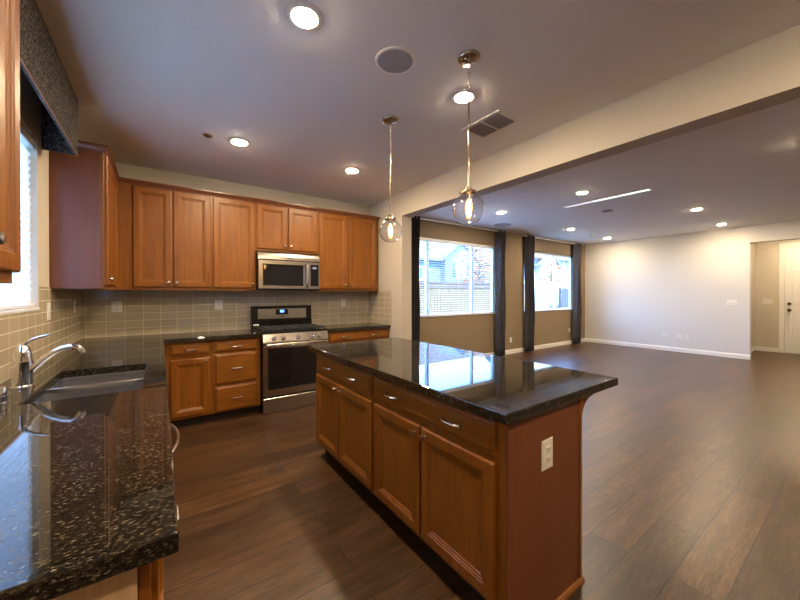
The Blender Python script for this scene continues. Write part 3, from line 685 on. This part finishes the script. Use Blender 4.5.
# ------------------------------------------------------------------ curtains and rods
def curtain(label, x0, x1, z1=2.690, folds=3, y=4.655, ph=0.0):
    t = thing('curtain', label, 'curtain', ((x0 + x1) / 2, y, .02), 0, 'charcoal curtain panels'); hw = (x1 - x0) / 2
    q = MB(); n = 16 * folds; rows = []
    for kz in range(13):
        z = (z1 - .02) * kz / 12; fl = 1.0 + .05 * (1 - kz / 12); row = []
        for k in range(n + 1):
            u = k / n; a = 2 * math.pi * folds * u + ph + .25 * math.sin(kz * .5)
            row.append((hw * fl * (2 * u - 1) + .010 * math.sin(2 * a), .052 * math.sin(a) * (1.0 + .25 * math.sin(kz * .8 + u * 5)), z))
        rows.append(row)
    q.loops(rows, False, False, False)
    o = q.build('panel', 'curtain', t, True); md = o.modifiers.new('thick', 'SOLIDIFY'); md.thickness = .004
    for k in range(folds + 1):
        u = min(.97, max(.03, k / folds)); x = hw * (2 * u - 1)
        MB().tube([(x, .022 * math.cos(a), z1 - .023 + .022 * math.sin(a)) for a in [2 * math.pi * i / 14 for i in range(15)]], .003, 6).build('ring', 'nickel', t, True)
    return t
def rod(label, x0, x1, z=2.722, y=4.655):
    t = thing('curtain_rod', label, 'curtain rod', ((x0 + x1) / 2, y, z), 0, 'curtain rods'); h = (x1 - x0) / 2
    MB().tube([(-h, 0, 0), (h, 0, 0)], .013, 14).build('rod', 'rodm', t, True)
    for s_ in (-1, 1):
        MB().tube([(s_ * h, 0, 0), (s_ * (h + .012), 0, 0), (s_ * (h + .03), 0, 0), (s_ * (h + .045), 0, 0)], [.013, .016, .026, .012], 14).build('finial', 'nickel', t, True)
        MB().tube([(s_ * (h - .05), YW - y, -.012), (s_ * (h - .05), 0, -.016)], .007, 8).build('bracket', 'nickel', t, True)
ZR = 2.668
rod('nickel curtain rod above the living room window nearer the kitchen', 3.44, 6.16, ZR + .022); rod('nickel curtain rod above the far living room window', 6.72, 9.42, ZR + .022)
curtain('leftmost charcoal curtain panel, against the kitchen wall end', 3.49, 3.71, ZR + .045, 3)
curtain('charcoal curtain panel at the right side of the window nearer the kitchen', 5.84, 6.09, ZR + .045, 3, ph=1)
curtain('charcoal curtain panel at the left side of the far window', 6.90, 7.17, ZR + .045, 4, ph=2)
curtain('rightmost charcoal curtain panel, beside the white wall corner', 9.03, 9.34, ZR + .045, 3, ph=.5)

# ------------------------------------------------------------------ outside
def noisemat(name, a, b, sc, rough=.9, grain=(1, 1, 1)):
    m = mat(name, a, rough, spec=.2); LK(m, ramp(m, noise(m, coords(m, grain), sc, 4, .6), [(.35, a), (.65, b)]), BS(m).inputs['Base Color']); return m
M['grass'] = noisemat('garden_gravel', (.20, .19, .16), (.27, .25, .20), 3)
M['lawn'] = noisemat('lawn', (.05, .08, .03), (.09, .13, .05), 3)
M['cedar'] = noisemat('fence_cedar', (.15, .105, .052), (.21, .155, .085), 2.0, grain=(9, 9, .7))
M['grey_fence'] = noisemat('weathered_fence', (.06, .06, .06), (.09, .085, .08), 2.0, grain=(9, 9, .7))
def siding(name, col, pitch=.17):
    m = mat(name, col, .7, spec=.2); t = N(m, 'ShaderNodeTexCoord'); s = N(m, 'ShaderNodeSeparateXYZ'); LK(m, t.outputs['Object'], s.inputs[0])
    d = N(m, 'ShaderNodeMath'); d.operation = 'DIVIDE'; d.inputs[1].default_value = pitch; LK(m, s.outputs['Z'], d.inputs[0])
    f = N(m, 'ShaderNodeMath'); f.operation = 'FRACT'; LK(m, d.outputs[0], f.inputs[0]); bump(m, f.outputs[0], 1.0, .02); return m
M['siding'] = siding('blue_grey_siding', (.15, .165, .17)); M['wsiding'] = siding('white_siding', (.36, .36, .35))
M['shingle'] = noisemat('roof_shingle', (.12, .085, .07), (.17, .12, .10), 9); M['shutter'] = mat('teal_shutter', (.02, .08, .11), .6)
M['hpane'] = mat('house_glass', (.10, .20, .26), .08); M['leaf'] = noisemat('autumn_leaf', (.24, .075, .018), (.38, .17, .05), 3); M['bark'] = noisemat('bark', (.10, .07, .05), (.17, .12, .09), 6)
M['greenleaf'] = noisemat('green_leaf', (.10, .18, .04), (.22, .30, .08), 4)
tag(MB().box(-40, 70, YW + .2, 60, -.35, -.15).build('ground', 'grass'), 'pale gravel ground of the garden behind the fence', 'ground')['kind'] = 'structure'
o = MB().box(-40, 70, -40, YS - .2, -.35, -.15).build('ground_front', 'grass'); struct(o)
o = MB().box(-40, XL - .2, YS - .2, YW + .2, -.35, -.15).build('ground_side', 'lawn'); struct(o)
def fence(label, x0, x1, y, h, m, cap=True, bw=.14):
    t = thing('fence', label, 'fence', (x0, y, -.15)); L_ = x1 - x0
    q = MB(); x = 0; rr = random.Random(3)
    while x < L_ - .02:
        q.box(x, min(x + bw - .008, L_), 0, .018, .03, h - rr.random() * .012, .002); x += bw
    q.build('boards', m, t)
    q = MB()
    for z in (.35, h - .25): q.box(0, L_, .018, .056, z, z + .09)
    q.build('rail', m, t)
    n = max(1, int(L_ / 2.4))
    for k in range(n + 1): MB().box(L_ * k / n - .045, L_ * k / n + .045, .056, .146, 0, h + .05, .004).build('post', m, t)
    if cap: MB().box(-.05, L_ + .05, -.045, .10, h + .0, h + .04, .004).build('cap_board', 'bark', t); MB().box(0, L_, -.022, -.001, h - .16, h - .03, .003).build('top_board', 'bark', t)
    return t
fence('pale cedar board fence outside the living room window nearer the kitchen', 3.5, 12.2, 8.3, 1.86, 'cedar')
fence('dark weathered fence section outside the far window', 17.35, 20.6, 9.6, 1.80, 'grey_fence', False)
def gable_house(name, label, x0, x1, y0, y1, ze, zr, m, gables=(), wins=()):
    t = thing(name, label, 'house', ((x0 + x1) / 2, y0, -.15)); o = Vector(t.location)
    MB().box(x0 - o.x, x1 - o.x, 0, y1 - y0, 0, ze - o.z).build('walls', m, t)
    ym_ = (y1 - y0) / 2; q = MB()
    q.prism([(-.5, ze - o.z - .1), (ym_, zr - o.z), (y1 - y0 + .5, ze - o.z - .1), (y1 - y0 + .5, ze - o.z + .05), (ym_, zr - o.z + .18), (-.5, ze - o.z + .05)], lambda a, b: (x0 - o.x - .4, a, b), lambda a, b: (x1 - o.x + .4, a, b)); q.build('roof', 'shingle', t)
    for gx, gw, ge, gp in gables:
        c = gx - o.x
        MB().prism([(c - gw, 0), (c + gw, 0), (c + gw, ge - o.z), (c, gp - o.z), (c - gw, ge - o.z)], lambda a, b: (a, -.6, b), lambda a, b: (a, 2.5, b)).build('gable_wall', m, t)
        s_ = (gp - ge) / gw
        for sg in (-1, 1):
            MB().prism([(c, gp - o.z + .02), (c + sg * (gw + .3), ge - o.z - .3 * s_ + .02), (c + sg * (gw + .3), ge - o.z - .3 * s_ + .2), (c, gp - o.z + .2)], lambda a, b: (a, -.85, b), lambda a, b: (a, 2.6, b)).build('gable_roof', 'siding', t)
    for wx, wz, ww, wh, sh, yy in wins:
        c = wx - o.x; z = wz - o.z
        f = MB().grid([c - ww / 2 - .1, c - ww / 2, c + ww / 2, c + ww / 2 + .1], [z - .1, z, z + wh, z + wh + .1], lambda u, v: not (abs(u - c) < ww / 2 and z < v < z + wh), lambda u, v, q_: (u, q_, v), yy - .06, yy).build('window', 'white', t)
        MB().box(c - ww / 2, c + ww / 2, yy - .03, yy - .01, z, z + wh).build('pane', 'hpane', f)
        if sh:
            for sg in (-1, 1): MB().box(c + sg * (ww / 2 + .32) - .2, c + sg * (ww / 2 + .32) + .2, yy - .05, yy, z - .05, z + wh + .05).build('shutter', 'shutter', f)
    return t
gable_house('house', 'pale blue-grey neighbour house with a small gable beyond the fence', 11, 29.5, 22, 32, 4.3, 7.6, 'siding', [(21.9, 1.9, 4.5, 5.9)], [(21.9, 2.9, .9, 1.1, True, -.6), (17.6, 2.6, .8, 1.0, False, 0), (26.6, 2.4, 1.2, 1.2, True, 0)])
gable_house('house', 'white neighbour house seen through the far window', 32, 52, 21, 31, 5.2, 8.6, 'wsiding', [(34.4, 1.7, 4.4, 5.9)], [(34.4, 2.9, 1.0, 1.2, False, -.6), (39.4, 4.0, 1.7, 1.2, False, 0), (43.5, 2.8, 1.2, 1.4, False, 0)])
tag(MB().box(14.2, 19.0, 10.4, 10.55, -.15, 2.05, .01).build('garden_wall', 'wsiding'), 'bright white garden wall outside the far window behind the ladder', 'wall')
t = thing('ladder', 'pale wooden ladder leaning on the white garden wall outside the far window', 'ladder', (16.25, 9.85, -.15))
for s_ in (-1, 1): MB().tube([(s_ * .2 - .25, 0, 0), (s_ * .16 + .55, .50, 2.0)], .028, 8).build('side_rail', 'cedar', t)
for k in range(1, 7):
    f_ = k / 7; MB().tube([(-.2 - .25 + .84 * f_, .5 * f_, 2.0 * f_), (.2 - .25 + .76 * f_, .5 * f_, 2.0 * f_)], .018, 8).build('rung', 'cedar', t)
def tree(label, x, y, h, rad, m, n, seed, cat='tree'):
    t = thing('autumn_tree', label, cat, (x, y, -.15)); rr = random.Random(seed)
    q = MB(); q.tube([(0, 0, 0), (.05, 0, h * .3), (-.03, .05, h * .6), (.02, 0, h * .9)], [.16, .12, .08, .03], 10)
    for k in range(9):
        a = rr.random() * 6.28; z = h * (.35 + .05 * k); q.tube([(0, 0, z), (math.cos(a) * rad * .4, math.sin(a) * rad * .4, z + .35), (math.cos(a) * rad * .8, math.sin(a) * rad * .8, z + .9)], [.05, .03, .01], 6)
    q.build('trunk', 'bark', t, True)
    q = MB()
    for k in range(n):
        a = rr.random() * 6.28; u = rr.random() ** .5; zz = rr.uniform(-1, 1); rz = math.sqrt(max(0, 1 - zz * zz))
        c = Vector((math.cos(a) * rad * rz * u, math.sin(a) * rad * rz * u, h * .68 + zz * h * .36))
        s_ = rr.uniform(.07, .14); ax = Vector((rr.uniform(-1, 1), rr.uniform(-1, 1), rr.uniform(-1, 1))).normalized(); bx = ax.orthogonal().normalized()
        vs = [q.bm.verts.new(c + ax * s_), q.bm.verts.new(c + bx * s_ * .55), q.bm.verts.new(c - ax * s_), q.bm.verts.new(c - bx * s_ * .55)]; q.bm.faces.new(vs)
    q.build('foliage', m, t)
    return t
tree('orange autumn tree beyond the fence in front of the pale blue-grey house', 20.0, 17.5, 5.2, 2.1, 'leaf', 2600, 1)
tree('orange autumn tree in front of the white house, seen through the far window', 31.5, 18.5, 4.3, 1.5, 'leaf', 1500, 2)
